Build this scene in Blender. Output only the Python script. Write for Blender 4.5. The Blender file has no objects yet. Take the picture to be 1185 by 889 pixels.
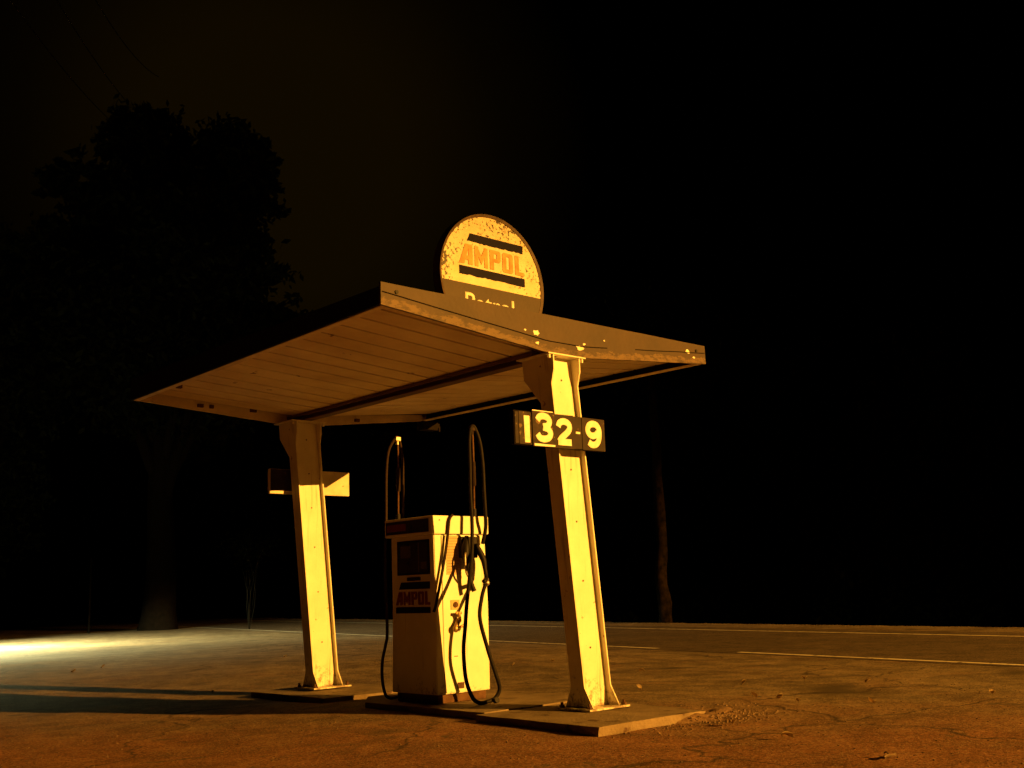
import bpy, bmesh, math, random
from mathutils import Vector, Matrix, noise
random.seed(7)
R = math.radians
scene = bpy.context.scene
COL = scene.collection

# ------------------------------------------------------------------ camera
# X runs along the front fascia, Y along the line of the two posts, z = 0 is the top of the island
GZ = -0.08
cd = bpy.data.cameras.new('camera'); cam = bpy.data.objects.new('camera', cd); COL.objects.link(cam)
cd.sensor_width = 36; cd.sensor_fit = 'HORIZONTAL'; cd.lens = 37.77; cd.clip_end = 3000; cd.clip_start = 0.05
rt = Vector((0.73894, -0.672833, -0.03555)); up = Vector((-0.100553, -0.162296, 0.981605)); fw = Vector((0.666226, 0.721773, 0.187582))
cam.matrix_world = Matrix(((rt.x, up.x, -fw.x, -6.1115), (rt.y, up.y, -fw.y, -5.8388), (rt.z, up.z, -fw.z, 0.905), (0, 0, 0, 1)))
scene.camera = cam

# ------------------------------------------------------------------ night sky with a faint town glow
w = bpy.data.worlds.new('World'); scene.world = w; w.use_nodes = True
nt = w.node_tree; nt.nodes.clear()
wo = nt.nodes.new('ShaderNodeOutputWorld'); bg = nt.nodes.new('ShaderNodeBackground')
tc = nt.nodes.new('ShaderNodeTexCoord')
nrm = nt.nodes.new('ShaderNodeVectorMath'); nrm.operation = 'NORMALIZE'
dot = nt.nodes.new('ShaderNodeVectorMath'); dot.operation = 'DOT_PRODUCT'; dot.inputs[1].default_value = (0.4640, 0.7980, 0.3849)
rmp = nt.nodes.new('ShaderNodeValToRGB')
wn = nt.nodes.new('ShaderNodeTexNoise'); wn.inputs['Scale'].default_value = 2.2; wn.inputs['Detail'].default_value = 3
madd = nt.nodes.new('ShaderNodeMath'); madd.operation = 'MULTIPLY_ADD'; madd.inputs[1].default_value = 0.012; 
nt.links.new(tc.outputs['Generated'], nrm.inputs[0]); nt.links.new(nrm.outputs[0], dot.inputs[0])
nt.links.new(tc.outputs['Generated'], wn.inputs['Vector'])
nt.links.new(wn.outputs['Fac'], madd.inputs[0]); nt.links.new(dot.outputs['Value'], madd.inputs[2]); nt.links.new(madd.outputs[0], rmp.inputs[0])
e = rmp.color_ramp.elements
e[0].position = 0.965; e[0].color = (0.00000, 0.00000, 0.0, 1)
e[1].position = 1.0; e[1].color = (0.00058, 0.00031, 0.00001, 1)
e2 = rmp.color_ramp.elements.new(0.985); e2.color = (0.00021, 0.00011, 0.000005, 1)
nt.links.new(rmp.outputs[0], bg.inputs['Color']); bg.inputs['Strength'].default_value = 1.0
nt.links.new(bg.outputs[0], wo.inputs['Surface'])
scene.view_settings.view_transform = 'Standard'; scene.view_settings.look = 'None'; scene.view_settings.gamma = 1
scene.view_settings.use_curve_mapping = False
scene.view_settings.exposure = 3.0
scene.render.resolution_x = 1024; scene.render.resolution_y = 768

SODIUM = (1.0, 0.420, 0.046)
SODIUM_W = 28500
FLOOD = (1.0, 0.97, 0.45)
FLOOD_W = 1250
LAMP = Vector((14.5, -36.0, 10.1))
FLD = Vector((1.9, 23.4, 2.2))

# ------------------------------------------------------------------ helpers
def mat(name, col, rough=0.7, col2=None, scale=3.0, bump=0.0, bscale=40.0, metal=0.0, spots=None, thr=0.62, sscale=14.0, spec=0.3):
    m = bpy.data.materials.new(name); m.use_nodes = True; n = m.node_tree; b = n.nodes['Principled BSDF']
    b.inputs['Roughness'].default_value = rough; b.inputs['Metallic'].default_value = metal
    b.inputs['Specular IOR Level'].default_value = spec
    tcn = n.nodes.new('ShaderNodeTexCoord')
    cur = None
    base = n.nodes.new('ShaderNodeRGB'); base.outputs[0].default_value = (*col, 1); cur = base.outputs[0]
    if col2:
        t = n.nodes.new('ShaderNodeTexNoise'); t.inputs['Scale'].default_value = scale; t.inputs['Detail'].default_value = 8; t.inputs['Roughness'].default_value = 0.65
        n.links.new(tcn.outputs['Object'], t.inputs['Vector'])
        r = n.nodes.new('ShaderNodeValToRGB'); r.color_ramp.elements[0].position = 0.38; r.color_ramp.elements[1].position = 0.66
        r.color_ramp.elements[0].color = (*col, 1); r.color_ramp.elements[1].color = (*col2, 1)
        n.links.new(t.outputs['Fac'], r.inputs[0]); cur = r.outputs[0]
    if spots:
        t = n.nodes.new('ShaderNodeTexNoise'); t.inputs['Scale'].default_value = sscale; t.inputs['Detail'].default_value = 5
        n.links.new(tcn.outputs['Object'], t.inputs['Vector'])
        r = n.nodes.new('ShaderNodeValToRGB'); r.color_ramp.elements[0].position = thr; r.color_ramp.elements[1].position = thr + 0.03
        n.links.new(t.outputs['Fac'], r.inputs[0])
        mx = n.nodes.new('ShaderNodeMix'); mx.data_type = 'RGBA'
        n.links.new(r.outputs[0], mx.inputs['Factor']); n.links.new(cur, mx.inputs['A']); mx.inputs['B'].default_value = (*spots, 1)
        cur = mx.outputs['Result']
    n.links.new(cur, b.inputs['Base Color'])
    if bump:
        t = n.nodes.new('ShaderNodeTexNoise'); t.inputs['Scale'].default_value = bscale; t.inputs['Detail'].default_value = 6
        n.links.new(tcn.outputs['Object'], t.inputs['Vector'])
        bm = n.nodes.new('ShaderNodeBump'); bm.inputs['Strength'].default_value = bump; bm.inputs['Distance'].default_value = 0.01
        n.links.new(t.outputs['Fac'], bm.inputs['Height']); n.links.new(bm.outputs[0], b.inputs['Normal'])
    return m

def obj(name, bm, m, parent=None, smooth=False, kind=None):
    me = bpy.data.meshes.new(name); bm.normal_update(); bm.to_mesh(me); bm.free()
    if isinstance(m, (list, tuple)):
        for k in m: me.materials.append(k)
    else: me.materials.append(m)
    if smooth:
        for p in me.polygons: p.use_smooth = True
    o = bpy.data.objects.new(name, me); COL.objects.link(o)
    if parent: o.parent = parent
    if kind: o['kind'] = kind
    return o

def tag(o, label, cat=None, group=None, kind=None):
    o['label'] = label
    if cat: o['category'] = cat
    if group: o['group'] = group
    if kind: o['kind'] = kind
    return o

def thing(name, label, cat, loc=(0, 0, 0), group=None):
    o = bpy.data.objects.new(name, None); COL.objects.link(o); o.location = loc; o.empty_display_size = 0.2
    return tag(o, label, cat, group)

def box(bm, x0, x1, y0, y1, z0, z1, bev=0.0):
    g = bmesh.ops.create_cube(bm, size=1.0)
    vs = g['verts']
    for v in vs: v.co = Vector(((x0 + x1) / 2 + v.co.x * (x1 - x0), (y0 + y1) / 2 + v.co.y * (y1 - y0), (z0 + z1) / 2 + v.co.z * (z1 - z0)))
    if bev:
        es = list({ed for v in vs for ed in v.link_edges})
        bmesh.ops.bevel(bm, geom=es, offset=bev, segments=2, affect='EDGES', profile=0.6)
    return vs

def hexa(bm, P):
    """8 points: bottom loop of 4, top loop of 4"""
    v = [bm.verts.new(p) for p in P]
    for f in ((3, 2, 1, 0), (4, 5, 6, 7), (0, 1, 5, 4), (1, 2, 6, 5), (2, 3, 7, 6), (3, 0, 4, 7)): bm.faces.new([v[i] for i in f])
    return v

def prism(bm, pts, d):
    """closed polygon pts extruded by vector d"""
    a = [bm.verts.new(p) for p in pts]; b = [bm.verts.new(Vector(p) + Vector(d)) for p in pts]
    fs = [bm.faces.new(a[::-1]), bm.faces.new(b)]
    for i in range(len(a)): fs.append(bm.faces.new([a[i], a[(i + 1) % len(a)], b[(i + 1) % len(a)], b[i]]))
    bmesh.ops.recalc_face_normals(bm, faces=fs)

def cyl(bm, p0, p1, r0, r1=None, n=16):
    p0, p1 = Vector(p0), Vector(p1); r1 = r0 if r1 is None else r1
    q = (p1 - p0).to_track_quat('Z', 'Y')
    a = [bm.verts.new(p0 + q @ Vector((r0 * math.cos(t), r0 * math.sin(t), 0))) for t in [2 * math.pi * i / n for i in range(n)]]
    b = [bm.verts.new(p1 + q @ Vector((r1 * math.cos(t), r1 * math.sin(t), 0))) for t in [2 * math.pi * i / n for i in range(n)]]
    bm.faces.new(a[::-1]); bm.faces.new(b)
    for i in range(n): bm.faces.new([a[i], a[(i + 1) % n], b[(i + 1) % n], b[i]])

def crom(P, k=8):
    P = [Vector(p) for p in P]; P = [2 * P[0] - P[1]] + P + [2 * P[-1] - P[-2]]; out = []
    for i in range(1, len(P) - 2):
        a, b, c, d = P[i - 1:i + 3]
        for j in range(k):
            t = j / k
            out.append(0.5 * ((2 * b) + (c - a) * t + (2 * a - 5 * b + 4 * c - d) * t * t + (3 * b - a - 3 * c + d) * t ** 3))
    out.append(P[-2]); return out

def tube(bm, pts, r, n=10, curve=True, k=8):
    pts = crom(pts, k) if curve else [Vector(p) for p in pts]
    rs = r if isinstance(r, (list, tuple)) else [r] * len(pts)
    rings = []; ref = Vector((0.31, 0.2, 0.93)).normalized()
    for i, p in enumerate(pts):
        t = (pts[min(i + 1, len(pts) - 1)] - pts[max(i - 1, 0)]).normalized()
        s = t.cross(ref)
        if s.length < 1e-3: s = t.cross(Vector((1, 0, 0)))
        s.normalize(); ref2 = s.cross(t).normalized(); ref = ref2
        rings.append([bm.verts.new(p + (s * math.cos(a) + ref2 * math.sin(a)) * rs[min(i, len(rs) - 1)]) for a in [2 * math.pi * q / n for q in range(n)]])
    for a, b in zip(rings, rings[1:]):
        for i in range(n): bm.faces.new([a[i], a[(i + 1) % n], b[(i + 1) % n], b[i]])
    bm.faces.new(rings[0][::-1]); bm.faces.new(rings[-1])
    bmesh.ops.recalc_face_normals(bm, faces=bm.faces[:])

def sphere(bm, c, r, sc=(1, 1, 1), seg=14):
    g = bmesh.ops.create_uvsphere(bm, u_segments=seg, v_segments=seg // 2 + 1, radius=r)
    for v in g['verts']: v.co = Vector((v.co.x * sc[0], v.co.y * sc[1], v.co.z * sc[2])) + Vector(c)

def text_bm(s, height, origin, ux, uz, depth, bold=0.0, squeeze=1.0, align='LEFT'):
    """solid lettering: ux = reading direction, uz = up; cap height = height"""
    c = bpy.data.curves.new('lettering', 'FONT'); c.body = s; c.size = 1.0; c.offset = bold; c.extrude = 0.0; c.align_x = align; c.fill_mode = 'FRONT'; c.resolution_u = 6
    o = bpy.data.objects.new('lettering', c); COL.objects.link(o)
    bpy.context.view_layer.update()
    me = bpy.data.meshes.new_from_object(o.evaluated_get(bpy.context.evaluated_depsgraph_get()))
    bpy.data.objects.remove(o); bpy.data.curves.remove(c)
    bm = bmesh.new(); bm.from_mesh(me); bpy.data.meshes.remove(me)
    k = height / 0.73; ux, uz = Vector(ux), Vector(uz); n = ux.cross(uz)
    bmesh.ops.remove_doubles(bm, verts=bm.verts[:], dist=1e-5)
    for v in bm.verts: v.co = Vector(origin) + ux * v.co.x * k * squeeze + uz * v.co.y * k
    g = bmesh.ops.extrude_face_region(bm, geom=bm.faces[:])
    for v in [q for q in g['geom'] if isinstance(q, bmesh.types.BMVert)]: v.co += n * depth
    bmesh.ops.recalc_face_normals(bm, faces=bm.faces[:])
    return bm

def word_ampol(bm, org, ux, uz, n, W, H, dep):
    """five heavy condensed letters with a slanted A, W wide and H tall"""
    ux, uz, n, org = Vector(ux), Vector(uz), Vector(n), Vector(org)
    step = [0]
    def poly(P):
        step[0] += 1; off = n * (0.00025 * (step[0] % 4))
        prism(bm, [org + ux * (x * W) + uz * (y * H) for x, y in P], n * dep + off)
    st = 0.052
    # A, slanted left leg
    poly([(0, 0), (.075, 0), (.155, 1), (.095, 1)]); poly([(.135, 0), (.20, 0), (.20, 1), (.125, 1), (.14, .8)]); poly([(.075, .22), (.14, .22), (.14, .42), (.09, .42)])
    x = .235   # M
    poly([(x, 0), (x + st, 0), (x + st, 1), (x, 1)]); poly([(x + .143, 0), (x + .195, 0), (x + .195, 1), (x + .143, 1)])
    poly([(x + .04, 1), (x + .04, .62), (x + .0975, .12), (x + .0975, .55)]); poly([(x + .0975, .12), (x + .155, .62), (x + .155, 1), (x + .0975, .55)])
    x = .465   # P
    poly([(x, 0), (x + .06, 0), (x + .06, 1), (x, 1)]); poly([(x + .05, 1), (x + .05, .82), (x + .13, .82), (x + .15, 1)])
    poly([(x + .05, .58), (x + .05, .40), (x + .14, .40), (x + .13, .58)]); poly([(x + .105, .45), (x + .145, .40), (x + .165, .52), (x + .165, .90), (x + .145, 1), (x + .105, .9)])
    x = .66    # O
    poly([(x, .1), (x + .02, 0), (x + .06, .12), (x + .06, .88), (x + .02, 1), (x, .9)]); poly([(x + .165, .1), (x + .165, .9), (x + .145, 1), (x + .105, .88), (x + .105, .12), (x + .145, 0)])
    poly([(x + .02, 0), (x + .145, 0), (x + .12, .18), (x + .045, .18)]); poly([(x + .02, 1), (x + .045, .82), (x + .12, .82), (x + .145, 1)])
    x = .86    # L
    poly([(x, 0), (x + .06, 0), (x + .06, 1), (x, 1)]); poly([(x + .05, 0), (x + .14, 0), (x + .14, .19), (x + .05, .19)])

# ------------------------------------------------------------------ materials
M = {}
M['white'] = mat('white_enamel', (.70, .66, .55), .5, (.60, .55, .44), 2.6, .12, 60, spots=(.28, .15, .07), thr=.70, sscale=11)
M['pump_white'] = mat('pump_enamel', (.74, .72, .62), .42, (.64, .61, .51), 3.0, .05, 60, spots=(.30, .2, .1), thr=.74, sscale=9)
M['pump_side'] = mat('pump_panel', (.70, .70, .62), .4, (.63, .62, .54), 3.5, .04, 50, spots=(.35, .22, .1), thr=.76, sscale=12)
M['board_back'] = mat('board_back_paint', (.62, .56, .44), .55, (.48, .41, .29), 6, .12, 60, spots=(.2, .11, .05), thr=.70, sscale=14)
M['soffit'] = mat('soffit_boards', (.86, .76, .56), .75, (.66, .54, .37), 1.4, .25, 30, spots=(.22, .14, .08), thr=.70, sscale=5)
M['trim_dark'] = mat('dark_trim_paint', (.008, .006, .005), .85, (.012, .009, .007), 5, spec=.05)
M['beam'] = mat('beam_paint', (.13, .07, .038), .7, (.09, .05, .03), 4, .2, 30)
M['inner'] = mat('inner_fascia_paint', (.66, .56, .40), .7, (.46, .37, .24), 3, .2, 30, spots=(.12, .08, .05), thr=.66, sscale=6)
M['rust'] = mat('rusty_steel', (.06, .026, .013), .85, (.11, .055, .028), 12, .5, 80)
M['rubber'] = mat('hose_rubber', (.006, .005, .005), .6, (.011, .008, .007), 20, .2, 120, spec=.12)
M['rubber_brown'] = mat('aged_hose_rubber', (.026, .014, .009), .65, (.016, .009, .007), 14, .2, 100, spec=.12)
M['plastic'] = mat('black_plastic', (.006, .005, .005), .55, (.014, .011, .009), 16, spec=.15)
M['metal'] = mat('worn_metal', (.42, .38, .33), .42, (.25, .2, .15), 20, .2, 60, metal=.7)
M['brass'] = mat('worn_brass', (.40, .27, .12), .45, (.22, .12, .05), 22, .4, 60, metal=.6)
M['navy'] = mat('faded_navy_paint', (.0065, .006, .016), .7, (.010, .008, .022), 10, spec=.1)
M['red'] = mat('faded_red_paint', (.46, .21, .07), .75, (.60, .36, .14), 9)
M['red_dark'] = mat('red_paint', (.14, .018, .015), .6, (.19, .03, .025), 9)
M['band'] = mat('sign_band_paint', (.040, .0245, .0145), .6, (.029, .0185, .011), 4, .1, 40)
M['band_pale'] = mat('faded_counter_drum', (.10, .08, .06), .6, (.04, .03, .02), 16)
M['letter'] = mat('white_lettering', (.72, .70, .60), .55, (.60, .55, .42), 12)
M['tile_dark'] = mat('dark_number_tile', (.014, .009, .007), .6, (.026, .015, .010), 7, spec=.15, spots=(.06, .035, .02), thr=.68, sscale=18)
M['tile_dirty'] = mat('dirty_number_tile', (.012, .007, .005), .6, (.035, .02, .011), 14, spec=.15, spots=(.12, .08, .04), thr=.62, sscale=22)
M['glass'] = mat('dark_display_glass', (.03, .022, .018), .15, (.05, .035, .025), 6, spec=.6)
M['label'] = mat('yellowed_label', (.50, .36, .20), .6, (.42, .30, .17), 20)
M['concrete'] = mat('worn_concrete', (.22, .17, .12), .9, (.11, .08, .05), 2.4, .8, 45, spots=(.07, .04, .024), thr=.62, sscale=5)
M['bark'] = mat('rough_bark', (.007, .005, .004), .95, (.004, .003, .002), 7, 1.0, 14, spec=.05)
M['dead'] = mat('dry_leaf', (.60, .46, .28), .8, (.40, .27, .15), 8)
M['stone'] = mat('pebble', (.20, .14, .095), .9, (.09, .055, .038), 6)
M['pole'] = mat('galvanised_pole', (.004, .0035, .003), .85, (.003, .003, .002), 5, spec=.05)
M['twigs'] = mat('shrub_twigs', (.002, .002, .001), .95, (.001, .001, .001), 5)
M['cable'] = mat('cable_sheath', (.05, .04, .035), .5)
M['eave'] = mat('pale_eave_paint', (.85, .76, .58), .6, (.62, .52, .36), 5, .1, 40)

def weather(m, runs=(.20, .09, .035), foot=None, thr=.60):
    n = m.node_tree; b = n.nodes['Principled BSDF']; old = b.inputs['Base Color'].links[0].from_socket
    tcn = n.nodes.new('ShaderNodeTexCoord'); mp = n.nodes.new('ShaderNodeMapping'); mp.inputs['Scale'].default_value = (22, 22, 1.3)
    n.links.new(tcn.outputs['Object'], mp.inputs[0])
    t = n.nodes.new('ShaderNodeTexNoise'); t.inputs['Scale'].default_value = 1.0; t.inputs['Detail'].default_value = 5; t.inputs['Roughness'].default_value = .6; n.links.new(mp.outputs[0], t.inputs['Vector'])
    r = n.nodes.new('ShaderNodeValToRGB'); r.color_ramp.elements[0].position = thr; r.color_ramp.elements[1].position = thr + .14; r.color_ramp.elements[1].color = (.55, .55, .55, 1); n.links.new(t.outputs['Fac'], r.inputs[0])
    mx = n.nodes.new('ShaderNodeMix'); mx.data_type = 'RGBA'; n.links.new(r.outputs[0], mx.inputs['Factor']); n.links.new(old, mx.inputs['A']); mx.inputs['B'].default_value = (*runs, 1); cur = mx.outputs['Result']
    if foot:
        sp = n.nodes.new('ShaderNodeSeparateXYZ'); n.links.new(tcn.outputs['Object'], sp.inputs[0])
        t2 = n.nodes.new('ShaderNodeTexNoise'); t2.inputs['Scale'].default_value = 16; t2.inputs['Detail'].default_value = 7; t2.inputs['Roughness'].default_value = .7; n.links.new(tcn.outputs['Object'], t2.inputs['Vector'])
        mr = n.nodes.new('ShaderNodeMapRange'); mr.inputs['From Min'].default_value = foot; mr.inputs['From Max'].default_value = 0; mr.inputs['To Max'].default_value = .26; n.links.new(sp.outputs['Z'], mr.inputs['Value'])
        ad = n.nodes.new('ShaderNodeMath'); n.links.new(mr.outputs[0], ad.inputs[0]); n.links.new(t2.outputs['Fac'], ad.inputs[1])
        r2 = n.nodes.new('ShaderNodeValToRGB'); r2.color_ramp.elements[0].position = .68; r2.color_ramp.elements[1].position = .82; r2.color_ramp.elements[1].color = (.8, .8, .8, 1); n.links.new(ad.outputs[0], r2.inputs[0])
        mx = n.nodes.new('ShaderNodeMix'); mx.data_type = 'RGBA'; n.links.new(r2.outputs[0], mx.inputs['Factor']); n.links.new(cur, mx.inputs['A']); mx.inputs['B'].default_value = (.11, .055, .025, 1); cur = mx.outputs['Result']
    n.links.new(cur, b.inputs['Base Color'])
weather(M['white'], foot=.40, thr=.58); weather(M['pump_white'], foot=.26, thr=.62); weather(M['pump_side'], foot=.2, thr=.66)

# weathered fascia: brown paint, flaking towards the bottom, joint line, bare pale patches
def fascia_mat():
    m = mat('brown_fascia_paint', (.042, .0235, .0125), .62, (.029, .0165, .009), 3.0, .25, 35)
    n = m.node_tree; b = n.nodes['Principled BSDF']; old = b.inputs['Base Color'].links[0].from_socket
    tcn = n.nodes.new('ShaderNodeTexCoord'); sep = n.nodes.new('ShaderNodeSeparateXYZ'); n.links.new(tcn.outputs['Object'], sep.inputs[0])
    # height below the joint (the joint follows the bottom edge): attribute stored per vertex
    at = n.nodes.new('ShaderNodeAttribute'); at.attribute_name = 'flake'
    t = n.nodes.new('ShaderNodeTexNoise'); t.inputs['Scale'].default_value = 17; t.inputs['Detail'].default_value = 12; t.inputs['Roughness'].default_value = .78
    mp = n.nodes.new('ShaderNodeMapping'); mp.inputs['Scale'].default_value = (.55, 1, 1.3)
    n.links.new(tcn.outputs['Object'], mp.inputs[0]); n.links.new(mp.outputs[0], t.inputs['Vector'])
    a = n.nodes.new('ShaderNodeMath'); a.operation = 'MULTIPLY_ADD'; a.inputs[1].default_value = .36
    n.links.new(at.outputs['Fac'], a.inputs[0]); n.links.new(t.outputs['Fac'], a.inputs[2])
    r = n.nodes.new('ShaderNodeValToRGB'); r.color_ramp.elements[0].position = .80; r.color_ramp.elements[1].position = .87
    r.color_ramp.elements[0].color = (0, 0, 0, 1); r.color_ramp.elements[1].color = (.62, .62, .62, 1)
    n.links.new(a.outputs[0], r.inputs[0])
    mx = n.nodes.new('ShaderNodeMix'); mx.data_type = 'RGBA'; mx.inputs['B'].default_value = (.14, .088, .042, 1)
    n.links.new(r.outputs[0], mx.inputs['Factor']); n.links.new(old, mx.inputs['A'])
    n.links.new(mx.outputs['Result'], b.inputs['Base Color'])
    return m
M['fascia'] = fascia_mat()

# round sign face: white enamel with rust chips gathered towards the rim
def sign_mat():
    m = mat('sign_enamel', (.64, .56, .40), .5, (.52, .43, .27), 7, .15, 60)
    n = m.node_tree; b = n.nodes['Principled BSDF']; old = b.inputs['Base Color'].links[0].from_socket
    tcn = n.nodes.new('ShaderNodeTexCoord')
    ln = n.nodes.new('ShaderNodeVectorMath'); ln.operation = 'LENGTH'; n.links.new(tcn.outputs['Object'], ln.inputs[0])
    t = n.nodes.new('ShaderNodeTexNoise'); t.inputs['Scale'].default_value = 34; t.inputs['Detail'].default_value = 6; t.inputs['Roughness'].default_value = .6
    t2 = n.nodes.new('ShaderNodeTexNoise'); t2.inputs['Scale'].default_value = 5; t2.inputs['Detail'].default_value = 3
    n.links.new(tcn.outputs['Object'], t.inputs['Vector']); n.links.new(tcn.outputs['Object'], t2.inputs['Vector'])
    a = n.nodes.new('ShaderNodeMath'); a.operation = 'MULTIPLY_ADD'; a.inputs[1].default_value = .34; n.links.new(ln.outputs['Value'], a.inputs[0]); n.links.new(t.outputs['Fac'], a.inputs[2])
    a2 = n.nodes.new('ShaderNodeMath'); a2.operation = 'MULTIPLY_ADD'; a2.inputs[1].default_value = .45; n.links.new(t2.outputs['Fac'], a2.inputs[0]); n.links.new(a.outputs[0], a2.inputs[2])
    r = n.nodes.new('ShaderNodeValToRGB'); r.color_ramp.elements[0].position = .955; r.color_ramp.elements[1].position = .99
    n.links.new(a2.outputs[0], r.inputs[0])
    mx = n.nodes.new('ShaderNodeMix'); mx.data_type = 'RGBA'; mx.inputs['B'].default_value = (.035, .024, .012, 1)
    n.links.new(r.outputs[0], mx.inputs['Factor']); n.links.new(old, mx.inputs['A']); n.links.new(mx.outputs['Result'], b.inputs['Base Color'])
    return m
M['sign'] = sign_mat()

def asphalt(name, c1, c2, red, strength, far=None):
    m = bpy.data.materials.new(name); m.use_nodes = True; n = m.node_tree; b = n.nodes['Principled BSDF']; b.inputs['Roughness'].default_value = .92
    b.inputs['Specular IOR Level'].default_value = .12
    tcn = n.nodes.new('ShaderNodeTexCoord')
    def nz(s, d=6, r=.6):
        t = n.nodes.new('ShaderNodeTexNoise'); t.inputs['Scale'].default_value = s; t.inputs['Detail'].default_value = d; t.inputs['Roughness'].default_value = r
        n.links.new(tcn.outputs['Object'], t.inputs['Vector']); return t.outputs['Fac']
    def ramp(f, p0, p1, a=(0, 0, 0), bb=(1, 1, 1)):
        r = n.nodes.new('ShaderNodeValToRGB'); r.color_ramp.elements[0].position = p0; r.color_ramp.elements[1].position = p1
        r.color_ramp.elements[0].color = (*a, 1); r.color_ramp.elements[1].color = (*bb, 1); n.links.new(f, r.inputs[0]); return r.outputs[0]
    def mix(f, a, bb, mode='MIX', fac=None):
        x = n.nodes.new('ShaderNodeMix'); x.data_type = 'RGBA'; x.blend_type = mode
        if fac is not None: x.inputs['Factor'].default_value = fac
        else: n.links.new(f, x.inputs['Factor'])
        n.links.new(a, x.inputs['A']); 
        if isinstance(bb, tuple): x.inputs['B'].default_value = (*bb, 1)
        else: n.links.new(bb, x.inputs['B'])
        return x.outputs['Result']
    c = ramp(nz(.8, 6), .35, .68, c1, c2)
    if red:
        sp = n.nodes.new('ShaderNodeSeparateXYZ'); n.links.new(tcn.outputs['Object'], sp.inputs[0])
        # red gravel washed over the near side of the forecourt (small X + Y)
        ad = n.nodes.new('ShaderNodeMath'); ad.operation = 'MULTIPLY_ADD'; ad.inputs[1].default_value = 1.35; n.links.new(sp.outputs['X'], ad.inputs[0]); n.links.new(sp.outputs['Y'], ad.inputs[2])
        mr = n.nodes.new('ShaderNodeMapRange'); mr.inputs['From Min'].default_value = 2.5; mr.inputs['From Max'].default_value = -3.5; n.links.new(ad.outputs[0], mr.inputs['Value'])
        nn = nz(.9, 8, .7)
        mm = n.nodes.new('ShaderNodeMath'); mm.operation = 'MULTIPLY_ADD'; mm.inputs[1].default_value = .55; n.links.new(mr.outputs[0], mm.inputs[0]); n.links.new(nn, mm.inputs[2])
        c = mix(ramp(mm.outputs[0], .52, .95), c, red)
    c = mix(ramp(nz(28, 8, .75), .42, .62), c, (.055, .038, .026), fac=None) if False else c
    g = ramp(nz(46, 6, .8), .38, .64, (.42, .38, .35), (1.5, 1.46, 1.42))
    c = mix(None, c, g, 'MULTIPLY', 1.0)
    g2 = ramp(nz(3.2, 8, .7), .32, .68, (.62, .59, .56), (1.28, 1.26, 1.23)); c = mix(None, c, g2, 'MULTIPLY', 1.0)
    for sc_, col_, lo_, hi_ in ((70, (.34, .29, .22), .10, .16), (55, (.03, .022, .016), .09, .15)):
        vv = n.nodes.new('ShaderNodeTexVoronoi'); vv.inputs['Scale'].default_value = sc_; n.links.new(tcn.outputs['Object'], vv.inputs['Vector'])
        sel = n.nodes.new('ShaderNodeMath'); sel.operation = 'GREATER_THAN'; sel.inputs[1].default_value = .72
        sx = n.nodes.new('ShaderNodeSeparateColor'); n.links.new(vv.outputs['Color'], sx.inputs[0]); n.links.new(sx.outputs[0], sel.inputs[0])
        dd = ramp(vv.outputs['Distance'], lo_ * 2.2, hi_ * 2.4, (1, 1, 1), (0, 0, 0)); ml = n.nodes.new('ShaderNodeMath'); ml.operation = 'MULTIPLY'; n.links.new(dd, ml.inputs[0]); n.links.new(sel.outputs[0], ml.inputs[1])
        c = mix(ml.outputs[0], c, col_)
    # dark oil stains
    c = mix(ramp(nz(.55, 4), .60, .70), c, (.075, .058, .042)); c = mix(ramp(nz(1.7, 7, .75), .60, .66), c, (.085, .066, .05))
    # thin cracks
    vo = n.nodes.new('ShaderNodeTexVoronoi'); vo.feature = 'DISTANCE_TO_EDGE'; vo.inputs['Scale'].default_value = .42
    dn = n.nodes.new('ShaderNodeTexNoise'); dn.inputs['Scale'].default_value = 1.6; dn.inputs['Detail'].default_value = 6; n.links.new(tcn.outputs['Object'], dn.inputs['Vector'])
    va = n.nodes.new('ShaderNodeVectorMath'); va.operation = 'MULTIPLY_ADD'; va.inputs[1].default_value = (1.1, 1.1, 0); n.links.new(dn.outputs['Color'], va.inputs[0]); n.links.new(tcn.outputs['Object'], va.inputs[2]); n.links.new(va.outputs[0], vo.inputs['Vector'])
    cr = ramp(vo.outputs['Distance'], .0, .010, (1, 1, 1), (0, 0, 0)); cm = n.nodes.new('ShaderNodeMath'); cm.operation = 'MULTIPLY'; n.links.new(cr, cm.inputs[0]); n.links.new(ramp(nz(.35, 2), .40, .52), cm.inputs[1])
    c = mix(cm.outputs[0], c, (.05, .035, .025))
    n.links.new(c, b.inputs['Base Color'])
    h = n.nodes.new('ShaderNodeMath'); h.operation = 'ADD'; n.links.new(nz(60, 5, .7), h.inputs[0]); n.links.new(nz(14, 5, .6), h.inputs[1])
    bm = n.nodes.new('ShaderNodeBump'); bm.inputs['Strength'].default_value = strength; bm.inputs['Distance'].default_value = .011
    n.links.new(h.outputs[0], bm.inputs['Height']); n.links.new(bm.outputs[0], b.inputs['Normal'])
    return m
M['forecourt'] = asphalt('forecourt_asphalt', (.140, .114, .082), (.250, .205, .150), (.215, .115, .066), 1.0)
M['road'] = asphalt('road_asphalt', (.082, .064, .049), (.118, .092, .07), None, .5)
M['paint'] = mat('road_paint', (.78, .72, .62), .7, (.52, .46, .38), 6, .2, 40, spots=(.08, .06, .05), thr=.60, sscale=9)

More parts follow.
